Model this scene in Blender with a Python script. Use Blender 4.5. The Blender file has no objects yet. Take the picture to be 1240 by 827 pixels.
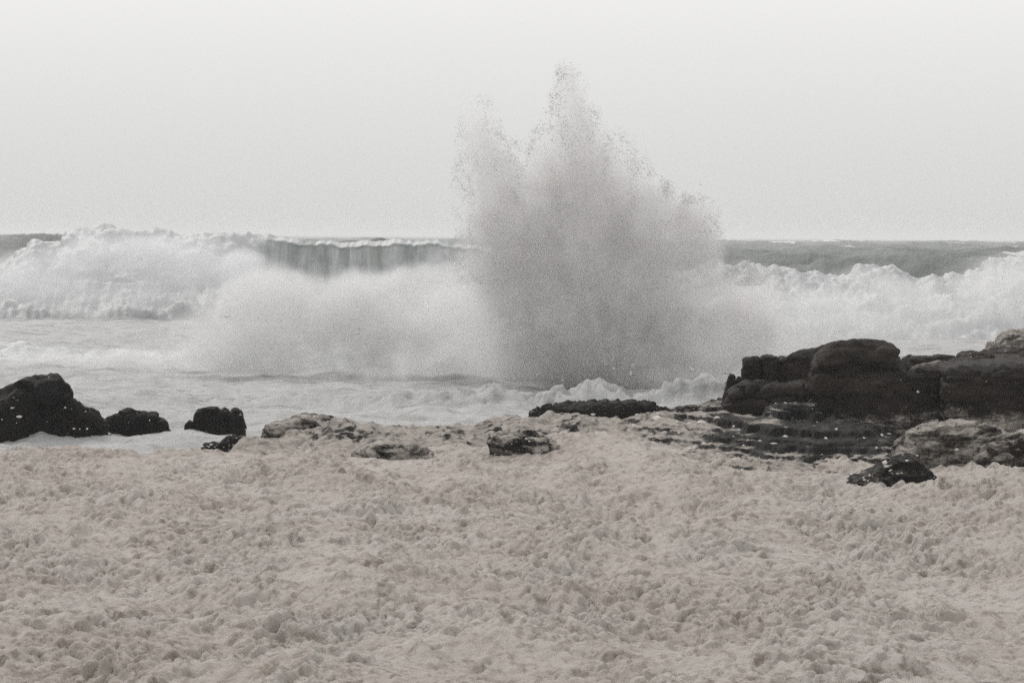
import bpy, math, random
import numpy as np
from mathutils import Matrix, Vector

# ------------------------------------------------------------------ camera, sky, sun, exposure
SC = bpy.context.scene
COL = SC.collection
CAM_H = 6.0
F_PX = 5050.0
PITCH = math.atan(127.8 / F_PX)
ROLL = math.radians(0.36)
ROT = Matrix.Rotation(math.radians(90) - PITCH, 3, 'X') @ Matrix.Rotation(ROLL, 3, 'Z')
cam_data = bpy.data.cameras.new('camera')
cam = bpy.data.objects.new('camera', cam_data)
COL.objects.link(cam)
cam.matrix_world = Matrix.Translation((0, 0, CAM_H)) @ ROT.to_4x4()
cam_data.sensor_width = 36.0
cam_data.lens = 36.0 * F_PX / 1240.0
cam_data.clip_start = 0.5
cam_data.clip_end = 60000.0
SC.camera = cam

SUN_EL, SUN_AZ = math.radians(40), math.radians(-24)     # azimuth measured from +Y towards +X
world = bpy.data.worlds.new('World')
SC.world = world
world.use_nodes = True
wn, wl = world.node_tree.nodes, world.node_tree.links
wn.clear()
wo = wn.new('ShaderNodeOutputWorld')
bg = wn.new('ShaderNodeBackground')
sky = wn.new('ShaderNodeTexSky')
sky.sky_type = 'NISHITA'
sky.sun_disc = False
sky.sun_elevation = SUN_EL
sky.sun_rotation = SUN_AZ
sky.dust_density = 6.0
sky.air_density = 1.5
bw = wn.new('ShaderNodeHueSaturation')
bw.inputs['Saturation'].default_value = 0.08
bw.inputs['Value'].default_value = 1.0
wl.new(sky.outputs[0], bw.inputs['Color'])
# overcast deck: a little darker in the murk over the horizon, paler above
tc = wn.new('ShaderNodeTexCoord')
sep = wn.new('ShaderNodeSeparateXYZ')
wl.new(tc.outputs['Generated'], sep.inputs[0])
ramp = wn.new('ShaderNodeValToRGB')
cr = ramp.color_ramp
cr.interpolation = 'B_SPLINE'
cr.elements[0].position = 0.0
cr.elements[0].color = (0.65, 0.655, 0.648, 1)
cr.elements[1].position = 1.0
cr.elements[1].color = (1.0, 1.0, 1.0, 1)
for pos, c in ((0.012, (0.685, 0.69, 0.682, 1)), (0.035, (0.775, 0.774, 0.763, 1)), (0.06, (0.88, 0.875, 0.86, 1)), (0.16, (1.0, 0.995, 0.985, 1))):
    e = cr.elements.new(pos)
    e.color = c
wl.new(sep.outputs['Z'], ramp.inputs[0])
mixw = wn.new('ShaderNodeMixRGB')
mixw.inputs[0].default_value = 0.97
sc10 = wn.new('ShaderNodeVectorMath')
sc10.operation = 'SCALE'
sc10.inputs['Scale'].default_value = 10.0
wl.new(ramp.outputs[0], sc10.inputs[0])
wl.new(bw.outputs[0], mixw.inputs[1])
wl.new(sc10.outputs[0], mixw.inputs[2])
wl.new(mixw.outputs[0], bg.inputs['Color'])
bg.inputs['Strength'].default_value = 0.1
wl.new(bg.outputs[0], wo.inputs[0])

sun_data = bpy.data.lights.new('sun', 'SUN')
sun_data.energy = 1.4
sun_data.angle = math.radians(18)
sun_data.color = (1.0, 0.97, 0.93)
sun = bpy.data.objects.new('sun', sun_data)
COL.objects.link(sun)
sdir = Vector((math.sin(SUN_AZ) * math.cos(SUN_EL), math.cos(SUN_AZ) * math.cos(SUN_EL), math.sin(SUN_EL)))
sun.rotation_euler = sdir.to_track_quat('Z', 'Y').to_euler()
sun.location = (0, 0, 60)

SC.view_settings.view_transform = 'Standard'
SC.view_settings.look = 'None'
SC.view_settings.exposure = 0.0
SC.view_settings.gamma = 1.0
SC.view_settings.use_curve_mapping = False
SC.render.engine = 'CYCLES'
cy = SC.cycles
cy.max_bounces = 8
cy.diffuse_bounces = 1
cy.glossy_bounces = 2
cy.transmission_bounces = 2
cy.volume_bounces = 4
cy.use_denoising = False
cy.use_adaptive_sampling = True
cy.adaptive_threshold = 0.02
cy.volume_step_rate = 1.0
cy.volume_max_steps = 256
cy.pixel_filter_type = 'BLACKMAN_HARRIS'
cy.filter_width = 1.5

# ------------------------------------------------------------------ helpers: projection, noise, meshes
def P(px, py, d):
    """world point on the ray through photo pixel (px, py) at distance Y = d"""
    v = ROT @ Vector(((px - 620.0) / F_PX, -(py - 413.5) / F_PX, -1.0))
    s = d / v.y
    return Vector((v.x * s, d, CAM_H + v.z * s))

def PX(d):
    return d / F_PX

rng = np.random.default_rng(7)
PERM = rng.permutation(256).astype(np.int32)
PERM = np.concatenate([PERM, PERM, PERM])
_g = rng.normal(size=(256, 3))
G3 = (_g / np.linalg.norm(_g, axis=1)[:, None]).astype(np.float32)
_a = rng.uniform(0, 2 * math.pi, 256)
G2 = np.stack([np.cos(_a), np.sin(_a)], 1).astype(np.float32)

def fade(t):
    return t * t * t * (t * (t * 6 - 15) + 10)

def pn2(x, y):
    x = np.asarray(x, np.float64); y = np.asarray(y, np.float64)
    xi = np.floor(x); yi = np.floor(y)
    xf = (x - xi).astype(np.float32); yf = (y - yi).astype(np.float32)
    xi = xi.astype(np.int64) & 255; yi = yi.astype(np.int64) & 255
    u, v = fade(xf), fade(yf)
    def g(ix, iy, dx, dy):
        h = PERM[PERM[(xi + ix) & 255] + ((yi + iy) & 255)]
        gg = G2[h]
        return gg[..., 0] * dx + gg[..., 1] * dy
    a = g(0, 0, xf, yf); b = g(1, 0, xf - 1, yf); c = g(0, 1, xf, yf - 1); d = g(1, 1, xf - 1, yf - 1)
    p = a + u * (b - a); q = c + u * (d - c)
    return (p + v * (q - p)) * 1.45

def pn3(x, y, z):
    x = np.asarray(x, np.float64); y = np.asarray(y, np.float64); z = np.asarray(z, np.float64)
    xi = np.floor(x); yi = np.floor(y); zi = np.floor(z)
    xf = (x - xi).astype(np.float32); yf = (y - yi).astype(np.float32); zf = (z - zi).astype(np.float32)
    xi = xi.astype(np.int64) & 255; yi = yi.astype(np.int64) & 255; zi = zi.astype(np.int64) & 255
    u, v, w = fade(xf), fade(yf), fade(zf)
    def g(ix, iy, iz, dx, dy, dz):
        h = PERM[PERM[PERM[(xi + ix) & 255] + ((yi + iy) & 255)] + ((zi + iz) & 255)]
        gg = G3[h]
        return gg[..., 0] * dx + gg[..., 1] * dy + gg[..., 2] * dz
    r = []
    for iz in (0, 1):
        a = g(0, 0, iz, xf, yf, zf - iz); b = g(1, 0, iz, xf - 1, yf, zf - iz)
        c = g(0, 1, iz, xf, yf - 1, zf - iz); d = g(1, 1, iz, xf - 1, yf - 1, zf - iz)
        p = a + u * (b - a); q = c + u * (d - c)
        r.append(p + v * (q - p))
    return (r[0] + w * (r[1] - r[0])) * 1.5

def fbm2(x, y, o=4, gain=0.5):
    s = 0; a = 1.0; f = 1.0
    for k in range(o):
        s = s + a * pn2(x * f + 17.3 * k, y * f - 9.1 * k); a *= gain; f *= 2.03
    return s

def fbm3(x, y, z, o=4, gain=0.5):
    s = 0; a = 1.0; f = 1.0
    for k in range(o):
        s = s + a * pn3(x * f + 17.3 * k, y * f - 9.1 * k, z * f + 4.7 * k); a *= gain; f *= 2.03
    return s

def domes2(x, y, jit=0.9, front=0.95, back=0.95):
    """rounded bubble tops: 1 at each cell point, falling to sharp creases between cells"""
    xi = np.floor(x).astype(np.int64); yi = np.floor(y).astype(np.int64)
    best = np.full(np.shape(x), 9.0, np.float32); hgt = np.zeros(np.shape(x), np.float32)
    for ix in (-1, 0, 1):
        for iy in (-1, 0, 1):
            h = PERM[PERM[(xi + ix) & 255] + ((yi + iy) & 255)]
            fx = (xi + ix + 0.5 + jit * (PERM[h + 31] / 255.0 - 0.5) - x).astype(np.float32)
            fy = (yi + iy + 0.5 + jit * (PERM[h + 97] / 255.0 - 0.5) - y).astype(np.float32)
            rr = (0.55 + 0.6 * PERM[h + 150] / 255.0).astype(np.float32)
            fy = fy / np.where(fy > 0, front, back).astype(np.float32)
            hgt = np.maximum(hgt, rr * np.sqrt(np.maximum(0, 1 - (fx * fx + fy * fy) / (rr * rr * 0.95))))
    return hgt

def facets3(x, y, z):
    """(cell value -1..1, distance to the cell border) of a 3D cell pattern"""
    xi = np.floor(x).astype(np.int64); yi = np.floor(y).astype(np.int64); zi = np.floor(z).astype(np.int64)
    f1 = np.full(np.shape(x), 99.0); f2 = f1.copy(); val = np.zeros(np.shape(x))
    for ix in (-1, 0, 1):
        for iy in (-1, 0, 1):
            for iz in (-1, 0, 1):
                h = PERM[PERM[PERM[(xi + ix) & 255] + ((yi + iy) & 255)] + ((zi + iz) & 255)]
                d = np.sqrt((xi + ix + PERM[h + 31] / 255.0 - x) ** 2 + (yi + iy + PERM[h + 97] / 255.0 - y) ** 2 + (zi + iz + PERM[h + 150] / 255.0 - z) ** 2)
                near = d < f1
                f2 = np.where(near, f1, np.minimum(f2, d))
                val = np.where(near, PERM[h + 201] / 127.5 - 1, val)
                f1 = np.where(near, d, f1)
    return val, f2 - f1

def sstep(a, b, x):
    t = np.clip((x - a) / (b - a), 0, 1)
    return t * t * (3 - 2 * t)

def tag(o, label=None, cat=None, group=None, kind=None):
    if label: o['label'] = label
    if cat: o['category'] = cat
    if group: o['group'] = group
    if kind: o['kind'] = kind
    return o

def mesh_obj(name, V, faces, mat, parent=None, attrs=None, smooth=True, origin=None):
    V = np.asarray(V, np.float32).reshape(-1, 3)
    if origin is not None:
        V = V - np.asarray(origin, np.float32)
    faces = np.asarray(faces, np.int32)
    k = faces.shape[1]
    me = bpy.data.meshes.new(name)
    me.vertices.add(len(V)); me.vertices.foreach_set('co', V.ravel())
    me.loops.add(faces.size); me.loops.foreach_set('vertex_index', faces.ravel())
    me.polygons.add(len(faces))
    me.polygons.foreach_set('loop_start', np.arange(0, faces.size, k, dtype=np.int32))
    if smooth:
        me.polygons.foreach_set('use_smooth', np.ones(len(faces), bool))
    me.update(calc_edges=True)
    for an, av in (attrs or {}).items():
        at = me.attributes.new(an, 'FLOAT', 'POINT')
        at.data.foreach_set('value', np.asarray(av, np.float32).ravel())
    me.materials.append(mat)
    o = bpy.data.objects.new(name, me)
    COL.objects.link(o)
    if origin is not None:
        o.location = origin
    if parent is not None:
        o.parent = parent
        o.matrix_parent_inverse = Matrix.Translation(parent.location).inverted()
    return o

def grid_faces(n, m, wrap=False):
    i = np.arange(n - 1)[:, None]
    j = np.arange(m if wrap else m - 1)[None, :]
    j2 = (j + 1) % m
    return np.stack([i * m + j, i * m + j2, (i + 1) * m + j2, (i + 1) * m + j], -1).reshape(-1, 4)

def grid_normals(V):
    du = np.gradient(V, axis=0); dv = np.gradient(V, axis=1)
    n = np.cross(du, dv)
    return n / (np.linalg.norm(n, axis=-1, keepdims=True) + 1e-9)

def empty(name, loc):
    o = bpy.data.objects.new(name, None)
    COL.objects.link(o)
    o.location = loc
    return o

# ------------------------------------------------------------------ materials
class NT:
    def __init__(self, tree):
        self.t = tree; self.n = tree.nodes; self.l = tree.links
    def node(self, idn, **kw):
        nd = self.n.new(idn)
        for k, v in kw.items():
            setattr(nd, k, v)
        return nd
    def set(self, sock, v):
        if isinstance(v, bpy.types.NodeSocket): self.l.new(v, sock)
        else: sock.default_value = v
    def math(self, op, a, b=None, c=None, clamp=False):
        nd = self.node('ShaderNodeMath', operation=op, use_clamp=clamp)
        for s, v in zip(nd.inputs, (a, b, c)):
            if v is not None: self.set(s, v)
        return nd.outputs[0]
    def vmath(self, op, a, b=None, scale=None):
        nd = self.node('ShaderNodeVectorMath', operation=op)
        self.set(nd.inputs[0], a)
        if b is not None: self.set(nd.inputs[1], b)
        if scale is not None: self.set(nd.inputs['Scale'], scale)
        return nd.outputs['Value'] if op in ('LENGTH', 'DISTANCE', 'DOT_PRODUCT') else nd.outputs[0]
    def noise(self, vec, scale, detail=3.0, rough=0.5, dist=0.0):
        nd = self.node('ShaderNodeTexNoise')
        self.set(nd.inputs['Vector'], vec)
        nd.inputs['Scale'].default_value = scale
        nd.inputs['Detail'].default_value = detail
        nd.inputs['Roughness'].default_value = rough
        nd.inputs['Distortion'].default_value = dist
        return nd.outputs[0]
    def remap(self, v, a, b, c=0.0, d=1.0, smooth=True):
        nd = self.node('ShaderNodeMapRange', interpolation_type='SMOOTHSTEP' if smooth else 'LINEAR')
        self.set(nd.inputs[0], v)
        for i, q in enumerate((a, b, c, d)):
            nd.inputs[i + 1].default_value = q
        return nd.outputs[0]
    def mix(self, f, a, b):
        nd = self.node('ShaderNodeMixRGB')
        self.set(nd.inputs[0], f)
        for s, v in ((nd.inputs[1], a), (nd.inputs[2], b)):
            if isinstance(v, tuple): s.default_value = (*v, 1)
            else: self.l.new(v, s)
        return nd.outputs[0]
    def attr(self, name):
        return self.node('ShaderNodeAttribute', attribute_name=name).outputs['Fac']
    def bump(self, h, strength, dist):
        nd = self.node('ShaderNodeBump')
        nd.inputs['Strength'].default_value = strength
        nd.inputs['Distance'].default_value = dist
        self.l.new(h, nd.inputs['Height'])
        return nd.outputs[0]

def material(name):
    m = bpy.data.materials.new(name)
    m.use_nodes = True
    t = NT(m.node_tree)
    bsdf = next(n for n in t.n if n.type == 'BSDF_PRINCIPLED')
    return m, t, bsdf

def world_pos(t, stretch=(1, 1, 1)):
    g = t.node('ShaderNodeNewGeometry').outputs['Position']
    if stretch != (1, 1, 1):
        g = t.vmath('MULTIPLY', g, stretch)
    return g

def mat_foam():
    m, t, b = material('sea_foam')
    p = world_pos(t)
    big = t.noise(p, 0.22, 4, 0.55, 0.6)
    mid = t.noise(world_pos(t, (1, 0.4, 1)), 4.5, 4, 0.7, 0.4)
    fine = t.noise(world_pos(t, (1, 0.35, 1)), 11.0, 4, 0.65)
    c = t.mix(t.remap(big, 0.35, 0.68), (0.39, 0.356, 0.328), (0.335, 0.296, 0.262))
    c = t.mix(t.remap(mid, 0.47, 0.66, 0, 0.85), c, (0.19, 0.152, 0.12))  # random brown foam mottling, strengthened so the colour stands in for shade in hollows
    c = t.mix(t.remap(fine, 0.45, 0.75, 0, 0.45), c, (0.43, 0.397, 0.364))
    t.l.new(c, b.inputs['Base Color'])
    b.inputs['Roughness'].default_value = 0.75
    b.inputs['Specular IOR Level'].default_value = 0.25
    t.l.new(t.bump(t.noise(world_pos(t, (1, 0.5, 1)), 22.0, 5, 0.7), 1.0, 0.04), b.inputs['Normal'])
    return m

def mat_white():
    m, t, b = material('white_water')
    p = world_pos(t)
    ps = world_pos(t, (0.35, 0.6, 1.0))
    lace = t.noise(ps, 1.1, 5, 0.62, 0.8)
    mid = t.noise(p, 0.5, 4, 0.55)
    c = t.mix(t.remap(lace, 0.46, 0.66), (0.455, 0.455, 0.455), (0.29, 0.29, 0.28))
    c = t.mix(t.remap(mid, 0.5, 0.7, 0, 0.5), c, (0.33, 0.312, 0.29))
    t.l.new(c, b.inputs['Base Color'])
    b.inputs['Roughness'].default_value = 0.6
    b.inputs['Specular IOR Level'].default_value = 0.3
    t.l.new(t.bump(t.noise(world_pos(t, (1, 0.5, 1)), 4.5, 6, 0.75), 1.0, 0.2), b.inputs['Normal'])
    return m

def mat_wave():
    """breaking wave: attribute foam 0 = green-grey water, 1 = white"""
    m, t, b = material('breaking_wave')
    p = world_pos(t)
    st = world_pos(t, (1.0, 0.10, 0.10))
    f = t.attr('foam')
    streak = t.noise(st, 1.1, 5, 0.7, 0.9)
    fac = t.remap(t.math('ADD', f, t.math('MULTIPLY', t.math('SUBTRACT', streak, 0.5), 2.2)), 0.10, 0.85)
    sand = t.noise(p, 0.16, 3, 0.5)
    tint = t.math('MULTIPLY', t.remap(sand, 0.5, 0.7), t.attr('sand'))
    water = t.mix(tint, (0.22, 0.243, 0.232), (0.29, 0.245, 0.215))
    white = t.mix(t.remap(t.noise(p, 0.9, 4, 0.6), 0.42, 0.7, 0, 0.6), (0.44, 0.448, 0.45), (0.31, 0.32, 0.32))
    t.l.new(t.mix(fac, water, white), b.inputs['Base Color'])
    b.inputs['Roughness'].default_value = 0.55
    b.inputs['Specular IOR Level'].default_value = 0.3
    t.l.new(t.bump(t.noise(p, 2.5, 5, 0.7), 0.8, 0.1), b.inputs['Normal'])
    return m

def mat_sea():
    m, t, b = material('sea')
    p = world_pos(t, (1.0, 0.45, 1.0))
    cap = t.attr('cap')
    n = t.noise(p, 0.14, 6, 0.65, 0.4)
    fac = t.remap(t.math('ADD', cap, t.math('MULTIPLY', t.math('SUBTRACT', n, 0.5), 1.2)), 0.72, 0.95)
    c = t.mix(t.remap(t.noise(p, 0.07, 6, 0.65), 0.38, 0.62), (0.075, 0.088, 0.082), (0.15, 0.163, 0.155))
    stk = t.noise(world_pos(t, (0.35, 1.0, 1.0)), 0.10, 6, 0.7, 0.6)
    c = t.mix(t.remap(stk, 0.52, 0.72, 0, 0.55), c, (0.30, 0.315, 0.31))
    t.l.new(t.mix(fac, c, (0.62, 0.63, 0.63)), b.inputs['Base Color'])
    b.inputs['Roughness'].default_value = 0.55
    b.inputs['Specular IOR Level'].default_value = 0.22
    t.l.new(t.bump(t.noise(p, 0.32, 7, 0.72), 1.0, 1.6), b.inputs['Normal'])
    return m

def mat_rock(name, dark, brown):
    m, t, b = material(name)
    p = world_pos(t)
    pz = world_pos(t, (0.55, 0.55, 2.6))
    fr = t.attr('coat')
    grain = t.noise(p, 9.0, 6, 0.7)
    blot = t.noise(pz, 0.9, 4, 0.6)
    rock = t.mix(t.remap(blot, 0.38, 0.66), dark, brown)
    rock = t.mix(t.remap(grain, 0.5, 0.8, 0, 0.5), rock, tuple(min(1, c * 2.2) for c in brown))
    cn = t.math('ADD', t.math('MULTIPLY', t.math('SUBTRACT', t.noise(pz, 2.4, 6, 0.72, 0.5), 0.5), 1.5),
                t.math('MULTIPLY', t.math('SUBTRACT', t.noise(p, 12.0, 3, 0.6), 0.5), 0.7))
    fac = t.remap(t.math('ADD', fr, cn), 0.36, 0.80)
    foam = t.mix(t.remap(t.noise(p, 3.0, 4, 0.6), 0.4, 0.65), (0.37, 0.335, 0.305), (0.21, 0.19, 0.17))
    t.l.new(t.mix(fac, rock, foam), b.inputs['Base Color'])
    t.l.new(t.math('ADD', 0.6, t.math('MULTIPLY', fac, 0.2)), b.inputs['Roughness'])
    b.inputs['Specular IOR Level'].default_value = 0.04
    h = t.math('ADD', t.math('MULTIPLY', grain, 0.6), t.math('MULTIPLY', fac, 0.5))
    t.l.new(t.bump(h, 1.0, 0.10), b.inputs['Normal'])
    return m

def mat_plain(name, col, rough=0.8):
    m, t, b = material(name)
    p = world_pos(t)
    c = t.mix(t.remap(t.noise(p, 6.0, 3), 0.35, 0.65), col, tuple(c * 0.85 for c in col))
    t.l.new(c, b.inputs['Base Color'])
    b.inputs['Roughness'].default_value = rough
    b.inputs['Specular IOR Level'].default_value = 0.25
    return m

def mat_mist(name, color, dens, aniso=0.25):
    m = bpy.data.materials.new(name)
    m.use_nodes = True
    t = NT(m.node_tree)
    t.n.clear()
    out = t.node('ShaderNodeOutputMaterial')
    pv = t.node('ShaderNodeVolumePrincipled')
    pv.inputs['Color'].default_value = (*color, 1)
    pv.inputs['Density'].default_value = dens
    pv.inputs['Anisotropy'].default_value = aniso
    t.l.new(pv.outputs[0], out.inputs['Volume'])
    return m

M_FOAM = mat_foam()
M_WHITE = mat_white()
M_WAVE = mat_wave()
M_SEA = mat_sea()
M_BLACK = mat_rock('wet_black_rock', (0.006, 0.0055, 0.0055), (0.0125, 0.011, 0.0105))
M_BROWN = mat_rock('wet_brown_rock', (0.012, 0.0095, 0.0085), (0.032, 0.0245, 0.021))
M_FLECK = mat_plain('foam_fleck', (0.66, 0.62, 0.57))
M_DROP = mat_plain('spray_water', (0.72, 0.705, 0.71), 0.4)
M_DROPW = mat_plain('white_spray_water', (0.66, 0.665, 0.67), 0.5)

# ------------------------------------------------------------------ the setting: far sea
def build_sea():
    nr, nc = 470, 360
    Y = 235.0 * (26000.0 / 235.0) ** (np.linspace(0, 1, nr) ** 1.35)
    Y = np.concatenate([[150.0, 200.0], Y])
    nr += 2
    u = np.linspace(-1, 1, nc)
    X = u[None, :] * (30 + Y[:, None] * 0.19)
    YY = np.repeat(Y[:, None], nc, 1)
    fadez = np.clip(1.3 - YY / 9000.0, 0.15, 1) * (1 + 0.3 * (1 - sstep(700, 1300, YY)))
    z = np.zeros_like(X); 
    wob = fbm2(X / 170.0, YY / 260.0, 3)
    for lam, amp, ang, ph in ((120, 1.9, 0.10, 0.3), (74, 1.2, -0.22, 1.7), (38, 0.6, 0.35, 4.1), (21, 0.3, -0.4, 2.2)):
        a = (YY * math.cos(ang) + X * math.sin(ang)) * 2 * math.pi / lam + ph + wob * 3.2
        s = 0.5 + 0.5 * np.sin(a)
        z += amp * (2 * s ** 1.5 - 0.9) * (0.6 + 0.7 * np.clip(fbm2(X / 60.0 + lam, YY / 90.0, 2) + 0.5, 0, 1.3))
    z += 0.55 * fbm2(X / 9.0, YY / 15.0, 4, 0.6) + 0.22 * np.abs(fbm2(X / 3.0, YY / 7.0, 3))
    steep = np.clip((z - 1.3) / 2.6, 0, 1)
    cap = steep * np.clip(0.6 + 0.8 * fbm2(X / 20.0, YY / 40.0, 3), 0, 1)
    damp = sstep(280, 420, YY)
    z = z * fadez * damp - 0.6 * (1 - damp)
    V = np.stack([X, YY, z], -1)
    o = mesh_obj('sea', V, grid_faces(nr, nc), M_SEA, attrs={'cap': cap})
    tag(o, 'grey green stormy open sea with swells reaching the horizon', 'sea', kind='structure')
build_sea()

# near surf: churned white water between the rocks and the breakers
def surf_h(X, Y):
    z = 0.17 * fbm2(X / 2.2, Y / 5.0, 4) + 0.09 * np.abs(fbm2(X / 0.9, Y / 1.3, 3))
    z = z + 0.22 * fbm2(X / 14.0, Y / 9.0 + 3.0, 2)
    d = Y - (148 + 3.0 * pn2(X / 9.0, 3.3) + 1.0 * pn2(X / 2.4, 8.1))
    z = z + 0.95 * np.exp(-(np.where(d < 0, d / 1.1, d / 4.0)) ** 2) * np.clip(0.62 + 0.5 * pn2(X / 3.0, 1.0) + 0.4 * fbm2(X / 0.8, Y / 1.5, 4, 0.65), 0.1, 2) * (0.35 + 0.65 * sstep(-6.0, 0.5, X))
    d = Y - (123 + 1.2 * pn2(X / 5.0, 5.3))
    z = z + 0.22 * np.exp(-(np.where(d < 0, d / 0.5, d / 2.5)) ** 2) * sstep(-8.0, -11.0, X)
    return z - 0.06 - 0.3 * (1 - sstep(113.0, 117.5, Y))

def build_surf():
    y = np.concatenate([np.arange(112, 175, 0.32), np.arange(175, 345, 0.9)])
    x = np.linspace(-1, 1, 360)
    YY = np.repeat(y[:, None], len(x), 1)
    X = x[None, :] * (0.155 * YY + 3)
    V = np.stack([X, YY, surf_h(X, YY)], -1)
    o = mesh_obj('surf_water', V, grid_faces(len(y), len(x)), M_WHITE)
    tag(o, 'churned white water between the rocks and the breakers', 'water', kind='structure')
build_surf()

# ------------------------------------------------------------------ foam covered foreground
def shelf_h(X, Y):
    """rock shelf buried under the foam, highest near the black ledges"""
    top = np.interp(X, [-12, -7.5, -5, -3, 0.5, 2, 5, 7.5, 10, 12, 14], [0, 0.0, 0.12, 0.22, 0.40, 0.45, 0.35, 0.20, 0.12, 0.1, 0.0])
    yb = np.interp(X, [-12, -7, -3, 2, 8, 13], [115, 120, 123, 124, 122, 118])
    prof = sstep(103, 120, Y) * (1 - sstep(yb, yb + 4.0, Y))
    return top * prof

def foam_base(X, Y):
    edge = np.interp(X, [-30, -9.5, -7, -3, 2, 9, 13, 40], [112.5, 113, 119.5, 123.0, 125, 124, 123, 123])
    edge = edge + 1.1 * pn2(X / 3.1, 0.7) + 0.4 * pn2(X / 0.9, 4.7)
    z = shelf_h(X, Y)
    z = z + 0.36 * fbm2(X / 5.0 + 3.1, Y / 9.0, 3) * (1 - 0.6 * sstep(102, 114, Y))
    ridge = fbm2(X / 3.4 + 0.3 * Y / 9.0, Y / 4.5 + 11.0, 2)
    z = z + 0.10 * ridge
    z = z + 0.07 * fbm2((X + 0.22 * Y) / 1.3, (Y - 1.5 * X) / 7.0, 3)
    z = z - 0.75 * sstep(edge - 0.7, edge + 2.2, Y)
    return z + 0.03

def foam_lumps(X, Y):
    # wind-drawn: every lump is longer down wind (Y) than across
    wx = X + 0.07 * fbm2(X / 0.5, Y / 1.4, 2)
    wy = Y + 0.30 * fbm2(X / 0.5 + 40, Y / 1.4, 2)
    rough = np.clip(0.82 + 0.9 * fbm2(X / 2.2 + 5.0, Y / 9.0 + 2.0, 3), 0.3, 1.7)
    far = 1 - 0.25 * sstep(96, 114, Y)
    d1 = domes2(wx / 0.40, wy / 1.5, 0.95, 0.20, 1.15)
    d2 = domes2(wx / 0.175 + 31.0, wy / 0.75, 0.95, 0.20, 1.1)
    d3 = domes2(wx / 0.085 + 7.0, wy / 0.32, 0.95, 0.32, 1.0)
    clump = np.clip(fbm2(wx / 0.65 + 77.0, wy / 2.4, 3) - 0.05, 0, 0.7)
    pit = np.clip(domes2(wx / 0.26 + 63.0, wy / 1.1, 0.95, 0.9, 0.35) - 0.55, 0, 1)
    h = 0.070 * d1 + 0.092 * d2 + 0.066 * d3 - 0.125 - 0.12 * pit
    return far * (rough * h + 0.17 * clump * (0.1 + 0.9 * d2))

def build_foam():
    parts = []
    V = []; Fc = []; off = 0
    bands = [(50.0, 66.0, 13.0, 0.028, 0.052), (66.0, 90.0, 16.0, 0.037, 0.068), (90.0, 127.0, 21.5, 0.056, 0.10)]
    for (y0, y1, hw, dx, dy) in bands:
        ny = int((y1 - y0) / dy) + 1
        y = np.linspace(y0, y1, ny)
        nx = int(2 * hw / dx) + 1
        x = np.linspace(-1, 1, nx)
        YY = np.repeat(y[:, None], nx, 1)
        k = hw / (y1 * 0.1228 + 1.2)
        X = x[None, :] * (0.1228 * YY + 1.8) * k
        if y0 != bands[0][0]:
            X = x[None, :] * (0.1228 * YY + 1.8) * k
        z = foam_base(X, YY) + foam_lumps(X, YY)
        V.append(np.stack([X, YY, z], -1).reshape(-1, 3))
        Fc.append(grid_faces(ny, nx) + off)
        off += ny * nx
    # coarser foam carrying on outside the view
    for sx in (-1, 1):
        y = np.arange(30, 136, 0.5); x = np.arange(0, 30, 0.35)
        YY = np.repeat(y[:, None], len(x), 1)
        X = sx * (0.1228 * YY + 1.2 + x[None, :])
        z = foam_base(X, YY) + foam_lumps(X, YY) - 0.03
        V.append(np.stack([X, YY, z], -1).reshape(-1, 3))
        f = grid_faces(len(y), len(x)) + off
        Fc.append(f if sx > 0 else f[:, ::-1]); off += X.size
    y = np.arange(20, 50.3, 0.25); x = np.linspace(-12, 12, 100)
    YY = np.repeat(y[:, None], len(x), 1); X = np.repeat(x[None, :], len(y), 0)
    V.append(np.stack([X, YY, foam_base(X, YY) + foam_lumps(X, YY) - 0.03], -1).reshape(-1, 3))
    Fc.append(grid_faces(len(y), len(x)) + off)
    o = mesh_obj('sea_foam', np.concatenate(V), np.concatenate(Fc), M_FOAM)
    tag(o, 'thick beige sea foam heaped over the whole foreground shore', 'sea foam', kind='stuff')
build_foam()

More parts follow.
